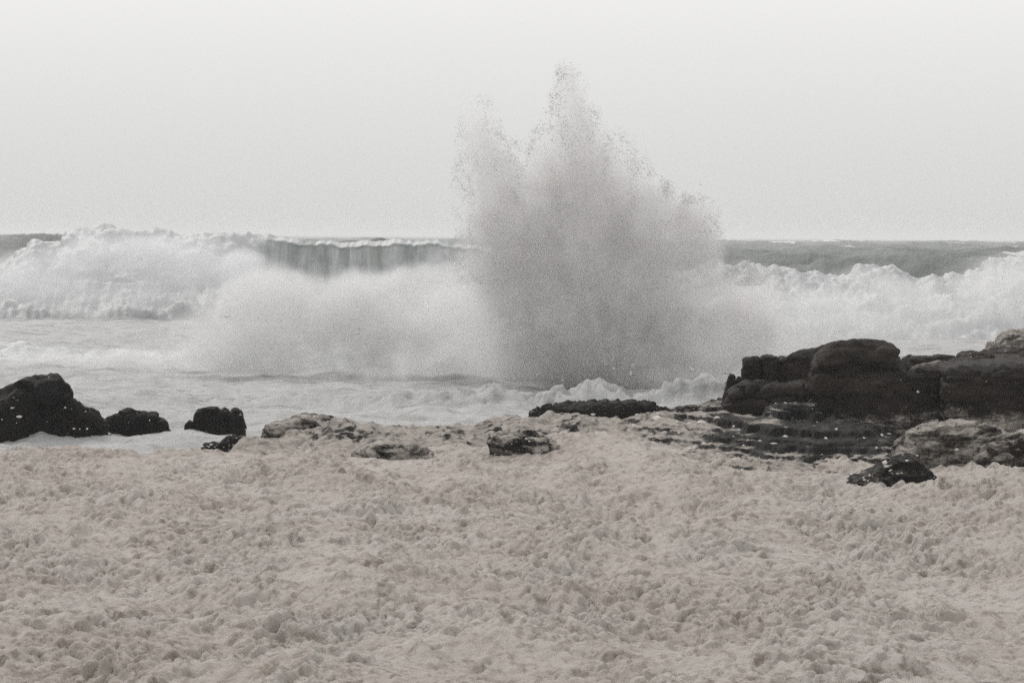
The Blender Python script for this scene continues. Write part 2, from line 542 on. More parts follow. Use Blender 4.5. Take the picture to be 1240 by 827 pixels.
# ------------------------------------------------------------------ rocks
def loaf(name, prof, base, d, depth, mat, parent=None, coat=0.0, coat_low=0.0, coat_top=0.0, rough=1.0, box=0.55,
         strata=0.0, cracks=0.0, seed=0, skew=0.0, res=1.0, low_h=0.5, facet=0.55, facet_h=1.0, big=1.0, ends=5):
    """rock with the given crest line (photo pixels at distance d), real depth in metres and a rounded cross-section"""
    pts = [P(px, py, d) for px, py in prof]
    xs = np.array([p.x for p in pts]); zs = np.array([p.z for p in pts])
    zb = P(prof[len(prof) // 2][0], base, d).z - 0.25
    n = int(np.clip((xs[-1] - xs[0]) / 0.035 * res, 24, 260))
    m = int(np.clip((depth * 2 + (zs.max() - zb) * 2) / 0.05 * res, 36, 130))
    u = np.linspace(0, 1, n)
    u = 0.5 - 0.5 * np.cos(u * math.pi) * (0.35 + 0.65 * np.abs(np.cos(u * math.pi)) ** 0.2)
    u = (u - u[0]) / (u[-1] - u[0])
    x = xs[0] + u * (xs[-1] - xs[0])
    H = np.interp(x, xs, zs) - zb
    ker = np.array([0.25, 0.5, 0.25])
    for _ in range(2):
        H[1:-1] = np.convolve(H, ker, 'valid')
    H = np.maximum(H, 0.03)
    e = np.abs(2 * u - 1)
    taper = np.maximum(1 - e ** ends, 0.0) ** 0.5
    t = np.linspace(0, 2 * math.pi, m, endpoint=False)
    ct, st = np.cos(t), np.sin(t)
    cy_ = np.sign(ct) * np.abs(ct) ** box
    cz_ = np.where(st > 0, np.abs(st) ** box, -np.abs(st) ** box)
    Yp = 0.5 * depth * taper[:, None] * cy_[None, :]
    yoff = 0.18 * depth * pn2(x * 0.7 + seed, seed * 1.7 + 0 * x)
    Z = np.where(cz_[None, :] > 0, cz_[None, :] * (H * np.minimum(1, 0.35 + 0.65 * taper ** 0.4))[:, None], cz_[None, :] * low_h * taper[:, None])
    V = np.stack([np.repeat(x[:, None], m, 1), d + Yp + yoff[:, None] + skew * Z, zb + Z], -1)
    V[0] = V[0].mean(0); V[-1] = V[-1].mean(0)
    Nn = -grid_normals(np.concatenate([V[:, -1:], V, V[:, :1]], 1))[:, 1:-1]
    cen = V.mean((0, 1))
    if ((V - cen) * Nn).sum(-1).mean() < 0:
        Nn = -Nn
    s = seed * 3.71
    q = V + s
    size = min(depth, H.max() * 1.5, xs[-1] - xs[0])
    dd = 0.065 * big * size * fbm3(q[..., 0] / (0.7 * size), q[..., 1] / (0.7 * size), q[..., 2] / (0.5 * size), 3)
    dd = dd + 0.035 * rough * fbm3(q[..., 0] / 0.3, q[..., 1] / 0.3, q[..., 2] / 0.2, 4, 0.55)
    if strata:
        ph = V[..., 2] / strata + 0.5 * fbm3(q[..., 0] / 1.5, q[..., 1] / 1.5, q[..., 2] / 1.5, 2)
        fr = np.abs((ph % 1.0) - 0.5) * 2
        side = 1 - np.abs(Nn[..., 2]) ** 2
        dd = dd - 0.17 * strata * sstep(0.80, 0.97, fr) * side + 0.10 * strata * pn3(np.floor(ph) * 7.3, q[..., 0] / 0.8, 0 * ph) * side
    if cracks:
        cx = pn3(q[..., 0] / cracks, q[..., 1] / cracks, q[..., 2] / (cracks * 2.2))
        dd = dd - 0.07 * size * np.exp(-(cx / 0.045) ** 2)
    fs = facet * size
    wq = q + 0.25 * fs * fbm3(q[..., 0] / fs, q[..., 1] / fs, q[..., 2] / fs, 2)[..., None]
    fv, fb = facets3(wq[..., 0] / (1.25 * fs), wq[..., 1] / fs, wq[..., 2] / (0.7 * fs))
    dd = dd + facet_h * fs * (0.10 * fv * sstep(0.0, 0.18, fb) - 0.13 * (1 - sstep(0.0, 0.10, fb)))
    edge = np.minimum(1, taper * 2.0)[:, None]
    V = V + Nn * (dd * edge)[..., None]
    hrel = (V[..., 2] - zb) / (H.max() + 1e-6)
    N2 = -grid_normals(np.concatenate([V[:, -1:], V, V[:, :1]], 1))[:, 1:-1]
    if (Nn * N2).sum() < 0: N2 = -N2
    c = coat + coat_low * (1 - sstep(0.40, 0.84, hrel)) + coat_top * np.clip(N2[..., 2], 0, 1) ** 2
    c = c + 0.25 * fbm3(q[..., 0] / 0.8, q[..., 1] / 0.8, q[..., 2] / 0.35, 3)
    fa = grid_faces(n, m, True)
    base_pt = (float(x.mean()), float(d), float(zb))
    o = mesh_obj(name, V, fa, mat, parent, {'coat': c}, origin=None if parent is not None else base_pt)
    # keep face normals outward
    me = o.data
    if ((N2 * Nn).sum() > 0) and len(me.polygons):
        k = fa[len(fa) // 2]
        vv = V.reshape(-1, 3)
        fn = np.cross(vv[k[1]] - vv[k[0]], vv[k[2]] - vv[k[0]])
        if (fn * Nn.reshape(-1, 3)[k[0]]).sum() < 0:
            me.flip_normals()
    return o, V, N2

ICO_V = None
def clot_mesh(points, sizes, seed):
    """little irregular lumps, 20 faces each"""
    g = (1 + 5 ** 0.5) / 2
    iv = np.array([(-1, g, 0), (1, g, 0), (-1, -g, 0), (1, -g, 0), (0, -1, g), (0, 1, g), (0, -1, -g), (0, 1, -g), (g, 0, -1), (g, 0, 1), (-g, 0, -1), (-g, 0, 1)], float) / 1.9
    fi = np.array([(0, 11, 5), (0, 5, 1), (0, 1, 7), (0, 7, 10), (0, 10, 11), (1, 5, 9), (5, 11, 4), (11, 10, 2), (10, 7, 6), (7, 1, 8),
                   (3, 9, 4), (3, 4, 2), (3, 2, 6), (3, 6, 8), (3, 8, 9), (4, 9, 5), (2, 4, 11), (6, 2, 10), (8, 6, 7), (9, 8, 1)])
    r = np.random.default_rng(seed)
    n = len(points)
    sc = r.uniform(0.5, 1.3, (n, 1, 3)) * np.array([1.35, 1.0, 0.8]) * np.asarray(sizes)[:, None, None]
    jit = r.uniform(0.7, 1.3, (n, 12, 1))
    V = np.asarray(points)[:, None, :] + iv[None] * sc * jit
    F = fi[None] + (np.arange(n) * 12)[:, None, None]
    return V.reshape(-1, 3), F.reshape(-1, 3)

def flecks(parent, shells, count, smin, smax, seed, low=0.0):
    """foam clots stuck on the seaward faces of a rock"""
    r = np.random.default_rng(seed)
    pts = []
    for V, N in shells:
        vv = V.reshape(-1, 3); nn = N.reshape(-1, 3)
        ok = (nn[:, 1] < 0.25) & (vv[:, 2] > vv[:, 2].min() + 0.45)
        vv = vv[ok]; nn = nn[ok]
        if len(vv) == 0: continue
        w = np.exp(-low * (vv[:, 2] - vv[:, 2].min()) / (np.ptp(vv[:, 2]) + 1e-6))
        # clustered
        k = r.choice(len(vv), size=max(3, count // len(shells)), p=w / w.sum())
        pts.append(vv[k] + nn[k] * 0.01)
    if not pts: return
    pts = np.concatenate(pts)
    sizes = smin + (smax - smin) * r.random(len(pts)) ** 2.6
    V, F = clot_mesh(pts, sizes, seed)
    o = mesh_obj('foam_fleck', V, F, M_FLECK, parent)
    o['kind'] = 'stuff'

def single(name, label, prof, base, d, depth, mat, nf=0, fs=(0.012, 0.055), seed=1, low=1.0, group=None, **kw):
    o, V, N = loaf(name, prof, base, d, depth, mat, seed=seed, **kw)
    tag(o, label, 'rock', group or 'rocks along the surf edge')
    if nf:
        flecks(o, [(V, N)], nf, fs[0], fs[1], seed + 50, low)
    return o

single('sea_rock', 'large black humped rock spattered with white foam flecks, surf on both sides',
       [(-60, 488), (-40, 474), (0, 473), (14, 471), (22, 466), (50, 462), (66, 462), (80, 469), (97, 481), (104, 489), (120, 494), (129, 502), (135, 527)], 530, 123.5, 2.6,
       M_BLACK, 150, (0.016, 0.075), seed=1, low=1.8, rough=1.8, strata=0.5)
single('sea_rock', 'low rounded black rock beside the large humped rock in the surf',
       [(118, 521), (127, 505), (145, 499), (155, 497), (172, 499), (190, 501), (203, 513), (208, 522)], 524, 125.5, 1.3, M_BLACK, 22, seed=2, low=2)
single('sea_rock', 'black block shaped rock with squared top, touching a slimmer upright stone',
       [(234, 521), (235, 503), (239, 496), (255, 493), (272, 494), (279, 499), (281, 521)], 523, 126.5, 1.1, M_BLACK, 18, seed=3, low=3, box=0.42, rough=0.7)
single('sea_rock', 'slim upright black stone leaning against the square black rock',
       [(277, 521), (279, 498), (284, 494), (291, 496), (296, 505), (298, 521)], 523, 126.2, 0.9, M_BLACK, 10, seed=4, low=3, box=0.45, rough=0.7)
single('sea_rock', 'small black knob of rock at the foot of the square rock',
       [(222, 521), (225, 513), (230, 508), (236, 510), (238, 521)], 522, 125.8, 0.5, M_BLACK, 6, seed=5, low=2)
single('sea_rock', 'jagged low black rock strip dotted with foam at the surf edge',
       [(243, 541), (250, 535), (262, 532), (270, 533), (283, 528), (296, 527), (307, 530), (318, 538)], 541, 116.5, 1.0, M_BLACK, 60, seed=6, low=0.5, rough=2.2, coat=-0.1)
single('sea_rock', 'pale foam coated boulder between the jagged strip and the dark slab',
       [(311, 533), (316, 516), (325, 511), (338, 510), (352, 507), (360, 502), (376, 500), (388, 505), (400, 514), (415, 522), (430, 531)], 536, 118.5, 2.4, M_BLACK, 40, seed=7, coat=0.45, coat_top=0.45, rough=1.2)
single('sea_rock', 'thin dark flat slab of rock behind the pale coated boulder',
       [(347, 511), (352, 502), (366, 499.5), (385, 500.5), (405, 504), (422, 510)], 512, 124, 1.4, M_BLACK, 0, seed=8, coat=-0.3, rough=0.6)
single('sea_rock', 'low foam draped rock barely showing through the foam slope',
       [(425, 548), (440, 540), (458, 535), (480, 533), (505, 536), (525, 545)], 552, 110.5, 1.6, M_BLACK, 40, seed=9, coat=0.6, coat_top=0.35, rough=1.4)
single('sea_rock', 'half buried grey rock with a broken front in the foam slope',
       [(592, 545), (595, 527), (605, 521), (625, 520), (645, 523), (665, 532), (685, 544)], 550, 112, 1.6, M_BLACK, 50, seed=10, coat=0.45, coat_top=0.5, rough=1.8)
single('sea_rock', 'long thin black ledge along the top of the foam slope',
       [(640, 495), (655, 491), (672, 489), (700, 488), (725, 487), (742, 485), (762, 486), (785, 487), (800, 491), (820, 495)], 499, 127.5, 2.0, M_BLACK, 50, seed=11, rough=2.6, strata=0.18, coat=0.0, low=1.0)
single('sea_rock', 'foam wrapped flat rock between the black ledge and the headland',
       [(812, 497), (835, 492), (850, 490), (862, 485), (885, 484), (898, 488), (908, 496)], 500, 121.5, 1.8, M_BLACK, 20, seed=12, coat=0.25, coat_top=0.45, rough=1.6)
single('sea_rock', 'low dark boulder with foam tufts standing alone in front of the ledge',
       [(1018, 586), (1034, 577), (1052, 569), (1068, 561), (1080, 553), (1094, 549), (1108, 549), (1118, 555), (1126, 568), (1136, 584)], 588, 101.5, 1.5, M_BLACK, 70, (0.02, 0.075), seed=13, coat=0.30, coat_low=0.12, rough=1.6, low=0.8)
single('sea_rock', 'grey streaked hump of rock rising behind the headland slabs',
       [(1184, 428), (1196, 416), (1210, 409), (1226, 404), (1245, 399), (1275, 396), (1310, 404)], 430, 142, 2.5, M_BLACK, 0, seed=14, coat=0.68, rough=2.2)

# ledge of thin strata: stepped terraces, foam lying on the treads
def build_ledge():
    x = np.arange(-8.6, 12.6, 0.048); y = np.arange(104.5, 125.5, 0.068)
    X = np.repeat(x[None, :], len(y), 0); Y = np.repeat(y[:, None], len(x), 1)
    hx = np.interp(X, [-8.6, -7.6, -6, -4, -2, 0.5, 2.2, 3.5, 5, 6.5, 8, 9.2, 10, 10.8, 11.6, 12.6],
                   [-0.3, 0.2, 0.5, 0.58, 0.68, 0.86, 0.94, 0.98, 1.06, 1.25, 1.38, 1.36, 1.12, 0.62, 0.1, -0.2])
    y0 = np.interp(X, [-8.6, -4, 2.2, 5.5, 7.0, 10.5, 12.6], [112.5, 110.5, 109.5, 108.5, 105.5, 105.0, 106.0]) + 0.8 * fbm2(X / 2.0, Y / 4.0, 2)
    ytop = np.interp(X, [-8.6, -4, 3.0, 6.5], [116.5, 120.5, 123.0, 119.5])
    b = hx * sstep(0, 1, (Y - y0 + 1.5) / (ytop - y0 + 1.5)) ** 0.8
    b = b + 0.12 * fbm2(X / 1.6, Y / 2.6, 3) + 0.26 * fbm2(X / 3.6 + 3.0, Y / 6.0, 2) * sstep(104, 112, Y)
    r = np.random.default_rng(12)
    ci, co = [-0.6], [-0.6]
    while ci[-1] < 2.6:
        tw = 0.05 + 0.30 * r.random() ** 1.6
        rw = 0.012 + 0.03 * r.random()
        ci += [ci[-1] + tw, ci[-1] + tw + rw]
        co += [co[-1] + 0.22 * tw, co[-1] + tw + rw]
    u = 0.83 * X + 0.55 * Y * 0.45; w = -0.55 * X + 0.83 * Y * 0.45
    b2 = b + 0.15 * fbm2(u / 1.5, w / 1.1, 4, 0.62) + 0.05 * X * sstep(3, 8, X) * 0.5
    crisp = np.clip(sstep(2.5, 6.5, X) * 0.9 + 0.55 * fbm2(X / 2.2 + 50.0, Y / 5.0, 2), 0, 1)
    z = crisp * np.interp(b2, ci, co) + (1 - crisp) * (b2 + 0.05 * domes2(X / 0.34, Y / 1.3, 0.95, 0.3, 1.1) + 0.05 * domes2(X / 0.15, Y / 0.6, 0.95, 0.3, 1.1) - 0.05) - 0.025 * X * sstep(3, 8, X)
    z = z + 0.022 * fbm2(u / 0.22, w / 0.16, 4, 0.6) + 0.05 * np.abs(fbm2(u / 0.9 + 4, w / 0.6, 2))
    z = z - 1.6 * sstep(ytop - 0.2, ytop + 2.0, Y + 0.8 * pn2(X / 1.3, 4.0 + 0 * X)) - 0.14
    z = z - 0.5 * (1 - sstep(104.5, 107.5, Y)) * (1 - sstep(4.5, 6.5, X)) - 0.5 * (1 - sstep(-8.6, -7.6, X))
    V = np.stack([X, Y, z], -1)
    N = grid_normals(V)
    N = N * np.sign(N[..., 2:3])
    tread = sstep(0.80, 0.97, N[..., 2])
    drape = sstep(9.6, 10.6, X) * (1 - sstep(112, 116, Y))
    lowfoam = 0.5 * (1 - sstep(0.10, 0.40, z))
    left = 1 - sstep(3.4, 6.8, X)
    cov = fbm2(X / 1.1 + 20.0, Y / 2.6, 3)
    coat = 0.04 + 0.50 * tread + 0.22 * left + 0.38 * (1 - crisp) + 0.42 * drape + 0.60 * cov - 0.48 * sstep(108, 113, Y) * sstep(6.5, 7.5, X) + 0.25 * (1 - sstep(105.5, 109, Y)) + 0.35 * sstep(1.08, 1.3, z) + lowfoam
    o = mesh_obj('rock_ledge', V, grid_faces(len(y), len(x)), M_BLACK, attrs={'coat': coat}, origin=(4.0, 112.0, 0.0))
    tag(o, 'long layered rock shelf draped with beige foam, black where it nears the headland', 'rock ledge')
    k0 = int(11.5 / 0.048)
    flecks(o, [(V[16:-80, k0:], -np.abs(N[16:-80, k0:]))], 220, 0.016, 0.11, 91, 0.6)
build_ledge()

def build_headland():
    root = empty('rock_headland', P(1080, 556, 112))
    tag(root, 'big dark brown rock headland with a round topped boulder on its back', 'rock headland')
    sh = []
    def add(nm, pr, b, d, dep, **kw):
        o, V, N = loaf(nm, pr, b, d, dep, M_BROWN, root, **kw)
        sh.append((V, N))
    # round topped main boulder
    add('boulder', [(964, 494), (974, 464), (983, 440), (991, 424), (1003, 416.5), (1024, 412.5), (1045, 411), (1064, 412), (1080, 417), (1091, 426), (1098, 436), (1104, 448), (1107, 494)], 505, 121.0, 3.6, seed=40, rough=1.1, box=0.45, coat=-0.4, facet_h=0.4, big=0.5, strata=0.7)
    add('boulder', [(930, 480), (942, 448), (955, 431), (970, 423), (985, 419.5), (996, 424), (1006, 450)], 485, 123.0, 2.4, seed=41, rough=0.8, box=0.45, coat=-0.4, facet_h=0.5)
    add('block', [(898, 474), (898.6, 438), (902, 433), (916, 431.5), (919, 433), (920, 474)], 478, 122.4, 1.6, ends=14, seed=42, rough=0.5, box=0.28, coat=-0.4)
    add('block', [(918.5, 474), (919, 433), (923, 431), (938, 430.5), (942, 433), (943, 474)], 478, 122.5, 1.7, ends=14, seed=43, rough=0.5, box=0.28, coat=-0.4)
    add('block', [(941, 474), (942, 438), (946, 431.5), (955, 432), (959, 437), (963, 474)], 478, 122.9, 1.5, ends=14, seed=44, rough=0.6, box=0.33, coat=-0.4)
    add('stub', [(875, 484), (880, 462), (883, 453), (887, 451.5), (890, 456), (892, 484)], 484, 121.5, 0.6, seed=45, rough=0.3, box=0.45, coat=-0.4)
    add('stub', [(889, 482), (891, 461), (894, 455), (897, 456), (899, 482)], 484, 121.6, 0.5, seed=46, rough=0.3, box=0.45, coat=-0.4)
    add('boulder', [(872, 500), (878, 478), (889, 467), (905, 461.5), (925, 462), (945, 464), (965, 470), (988, 496)], 502, 120.4, 2.2, seed=47, rough=0.6, box=0.5, coat=-0.35)
    add('boulder', [(926, 496), (938, 468), (955, 461), (975, 459), (992, 462), (1010, 496)], 500, 121.0, 2.1, seed=48, rough=0.6, box=0.5, coat=-0.35)
    # long wall
    add('slab', [(985, 545), (992, 500), (1000, 470), (1015, 455), (1050, 448), (1095, 446.5), (1120, 446), (1131, 447), (1133, 545)], 556, 121.2, 4.8, seed=49, rough=2.0, box=0.22, coat=-0.20, coat_low=1.0, strata=0.5, facet_h=0.35, facet=0.8, big=0.3, ends=22)
    add('slab', [(1128, 545), (1129, 448), (1140, 446), (1180, 444), (1215, 441), (1250, 440), (1290, 438), (1330, 450), (1336, 545)], 556, 120.8, 5.2, seed=50, rough=2.0, box=0.22, coat=-0.20, coat_low=1.0, strata=0.5, facet_h=0.35, facet=0.8, big=0.3, ends=22)
    # layered top slabs
    add('slab', [(1088, 448), (1096, 433), (1118, 430.5), (1145, 431), (1160, 434), (1174, 448)], 452, 128.0, 2.6, seed=51, rough=0.6, box=0.4, strata=0.12, coat=-0.2, coat_top=0.2)
    add('slab', [(1146, 452), (1153, 437), (1170, 433), (1200, 432), (1240, 431), (1290, 430), (1320, 450)], 451, 123.4, 3.2, ends=14, seed=52, rough=1.3, box=0.35, strata=0.16, coat=-0.25)
    add('slab', [(1156, 442), (1165, 429), (1185, 426), (1210, 424), (1240, 421), (1290, 419), (1320, 440)], 444, 126.4, 3.0, ends=14, seed=53, rough=1.3, box=0.35, strata=0.14, coat=-0.2, coat_top=0.2)
    add('slab', [(1098, 446), (1115, 440), (1140, 438), (1160, 441), (1172, 448)], 451, 125.6, 1.6, seed=54, rough=0.8, box=0.6, coat=0.45, coat_top=0.3)
    # paler, foam smeared feet
    add('boulder', [(1060, 562), (1078, 540), (1100, 522), (1130, 513), (1160, 508), (1190, 511), (1216, 526), (1236, 562)], 568, 110.6, 3.4, seed=55, rough=1.8, box=0.36, coat=0.56, big=0.6, coat_top=0.2, coat_low=0.1, facet_h=0.7)
    add('boulder', [(1168, 566), (1184, 543), (1202, 529), (1228, 521), (1255, 517), (1290, 522), (1310, 564)], 570, 108.2, 2.6, seed=56, rough=1.8, box=0.36, coat=0.46, big=0.6, coat_top=0.3, coat_low=0.1, facet_h=0.7)
    flecks(root, sh[9:], 120, 0.012, 0.06, 92, 2.5)
build_headland()

# ------------------------------------------------------------------ breaking waves
def build_breaker():
    """left breaker: white tumbling shoulder with a green-grey curling face to the right of it"""
    d0 = 312.0
    xs = np.linspace(P(-140, 300, d0).x, P(760, 300, d0).x, 430)
    pxs = 620 + xs / d0 * F_PX
    crest_py = np.interp(pxs, [-140, 0, 40, 75, 82, 120, 150, 165, 200, 240, 290, 310, 330, 360, 420, 480, 540, 590, 640, 760],
                         [330, 322, 296, 290, 279, 277, 277, 281, 279, 281, 283, 287, 286, 290, 293, 290, 291, 299, 308, 330])
    zc = np.array([P(a, b, d0).z for a, b in zip(pxs, crest_py)])
    white = 1 - sstep(300, 335, pxs)
    white = np.maximum(white, 0.0)
    t = np.linspace(0, 1, 115)
    # profile: 0 back toe -> 0.4 crest -> 1 front toe
    prof_y = np.interp(t, [0, 0.22, 0.40, 0.46, 0.55, 0.75, 0.9, 1.0], [26, 9, 1.0, -1.2, -1.5, -2.6, -6.5, -14])
    prof_z = np.interp(t, [0, 0.22, 0.34, 0.40, 0.46, 0.55, 0.75, 0.9, 1.0], [-0.15, 0.62, 0.95, 1.0, 0.94, 0.78, 0.36, 0.10, -0.12])
    prof_yw = np.interp(t, [0, 0.22, 0.40, 0.5, 0.62, 0.8, 0.92, 1.0], [26, 9, 1.0, -3, -6.0, -10, -15, -20])
    prof_zw = np.interp(t, [0, 0.22, 0.34, 0.40, 0.5, 0.62, 0.8, 0.92, 1.0], [-0.15, 0.65, 0.95, 1.0, 0.93, 0.72, 0.34, 0.08, -0.5])
    w = white[:, None]
    Y = d0 + prof_y[None] * (1 - w) + prof_yw[None] * w + 2.0 * fbm2(xs / 14.0, 0 * xs, 3)[:, None]
    Z = zc[:, None] * (prof_z[None] * (1 - w) + prof_zw[None] * w)
    X = np.repeat(xs[:, None], len(t), 1)
    V = np.stack([X, Y, Z], -1)
    N = grid_normals(V)
    if N[..., 2].mean() < 0: N = -N
    front = sstep(0.30, 0.44, t)[None]
    bil = 0.9 * np.abs(fbm3(X / 4.2, Y / 4.2, Z / 3.0, 2)) + 0.38 * np.abs(fbm3(X / 1.7, Y / 1.7, Z / 1.4, 3)) + 0.15 * np.abs(pn3(X / 0.6, Y / 0.6, Z / 0.5))
    amp = front * (w * 1.0 + (1 - w) * (0.15 + 0.7 * sstep(0.62, 0.9, t)[None]))
    flute = 0.18 * (1 - w) * sstep(0.42, 0.5, t)[None] * pn2(X / 0.7, Z / 8.0) * (1 - sstep(0.7, 0.9, t)[None])
    V = V + N * ((bil - 0.35) * amp + flute)[..., None]
    V[..., 2] += (0.32 * pn2(xs / 2.6, 9.0 + 0 * xs) + 0.13 * fbm2(xs / 0.6, 3.0 + 0 * xs, 2))[:, None] * sstep(0.25, 0.42, t)[None]
    lip = np.exp(-((t - 0.435) / 0.030) ** 2)[None] * (0.8 + 0.9 * fbm2(xs / 2.0, 5.0 + 0 * xs, 3)[:, None])
    foam = np.maximum(w * front * 1.7, (1 - w) * np.maximum(lip, (0.5 + 0.5 * fbm2(xs / 3.0 + 7, 2.0 + 0 * xs, 3))[:, None] * sstep(0.45, 0.50, t)[None] + 0.5 * sstep(0.62, 0.8, t)[None]))
    foam = np.maximum(foam, w * 0.4 * sstep(0.1, 0.4, t)[None])
    sand = np.repeat(sstep(430, 500, pxs)[:, None], len(t), 1)
    o = mesh_obj('breaking_wave', V, grid_faces(len(xs), len(t)), M_WAVE, attrs={'foam': foam, 'sand': sand}, origin=(float(xs.mean()), d0, 0.0))
    if True:
        o.data.flip_normals()
    tag(o, 'tall breaking wave with white tumbling shoulder and green grey curling lip', 'wave')
build_breaker()

def foam_bank(label, d0, prof, base_back, thick, seed, amp=1.0, nx=330, sand=0.0):
    """bank of broken white water with a lumpy front"""
    p0, p1 = prof[0][0], prof[-1][0]
    xs = np.linspace(P(p0, 300, d0).x, P(p1, 300, d0).x, nx)
    pxs = 620 + xs / d0 * F_PX
    py = np.interp(pxs, [a for a, b in prof], [b for a, b in prof])
    zc = np.array([P(a, b, d0).z for a, b in zip(pxs, py)])
    t = np.linspace(0, 1, 95)
    py_ = np.interp(t, [0, 0.3, 0.45, 0.6, 0.8, 1.0], [base_back, base_back * 0.3, 0, -0.16 * thick, -0.5 * thick, -thick])
    pz_ = np.interp(t, [0, 0.3, 0.40, 0.45, 0.6, 0.8, 1.0], [-0.15, 0.7, 0.97, 1.0, 0.84, 0.35, -0.45])
    Y = d0 + py_[None] + 1.6 * fbm2(xs / 11.0 + seed, 0 * xs + seed, 3)[:, None]
    Z = zc[:, None] * pz_[None]
    X = np.repeat(xs[:, None], len(t), 1)
    V = np.stack([X, Y, Z], -1)
    N = grid_normals(V)
    if N[..., 2].mean() < 0: N = -N
    s = seed * 1.3
    bil = 0.8 * np.abs(fbm3(X / 3.4 + s, Y / 3.4, Z / 2.4, 2)) + 0.34 * np.abs(fbm3(X / 1.4 + s, Y / 1.4, Z / 1.2, 3)) + 0.22 * np.abs(fbm3(X / 0.5, Y / 0.5, Z / 0.4, 2))
    V = V + N * ((bil - 0.3) * amp * sstep(0.15, 0.4, t)[None])[..., None]
    V[..., 2] += (amp * 0.25 * pn2(xs / 0.9, 9.0 + 0 * xs))[:, None] * sstep(0.25, 0.45, t)[None] * (1 - sstep(0.5, 0.7, t)[None])
    foam = np.repeat((0.25 + 0.75 * sstep(0.28, 0.44, t))[None], len(xs), 0)
    o = mesh_obj('breaking_wave', V, grid_faces(len(xs), len(t)), M_WAVE, attrs={'foam': foam, 'sand': np.full(X.shape, sand)}, origin=(float(xs.mean()), d0, 0.0))
    o.data.flip_normals()
    tag(o, label, 'wave')

foam_bank('broken bank of white water rolling in behind the headland boulder', 262.0,
          [(700, 360), (800, 335), (870, 318), (900, 323), (940, 324), (990, 330), (1020, 334), (1040, 322), (1060, 318), (1080, 324), (1100, 336), (1140, 341), (1165, 334), (1190, 320), (1220, 311), (1260, 306), (1340, 312)],
          16, 16, 3.0)
foam_bank('low surge of white water in front of the tall breaker, behind the black rocks', 196.0,
          [(-120, 420), (-20, 415), (40, 418), (100, 424), (160, 427), (230, 424), (300, 420), (380, 424), (460, 420), (560, 410), (700, 405), (800, 420), (900, 440)],
          8, 7, 5.0, amp=0.45)

# ------------------------------------------------------------------ spray: droplets (mesh) with fine mist (fog volume)
def blob_world(blobs, d):
    out = []
    for (px, py, dy, rx, ry, rd, w) in blobs:
        c = P(px, py, d + dy)
        out.append((c.x, c.y, c.z, rx * PX(d + dy), rd, ry * PX(d + dy), w))
    return np.array(out)

def shape_np(B, p):
    S = np.zeros(len(p))
    for (cx, cy_, cz, rx, ry, rz, w) in B:
        q2 = ((p[:, 0] - cx) / rx) ** 2 + ((p[:, 1] - cy_) / ry) ** 2 + ((p[:, 2] - cz) / rz) ** 2
        S += w * np.maximum(0, 1 - q2)
    return S

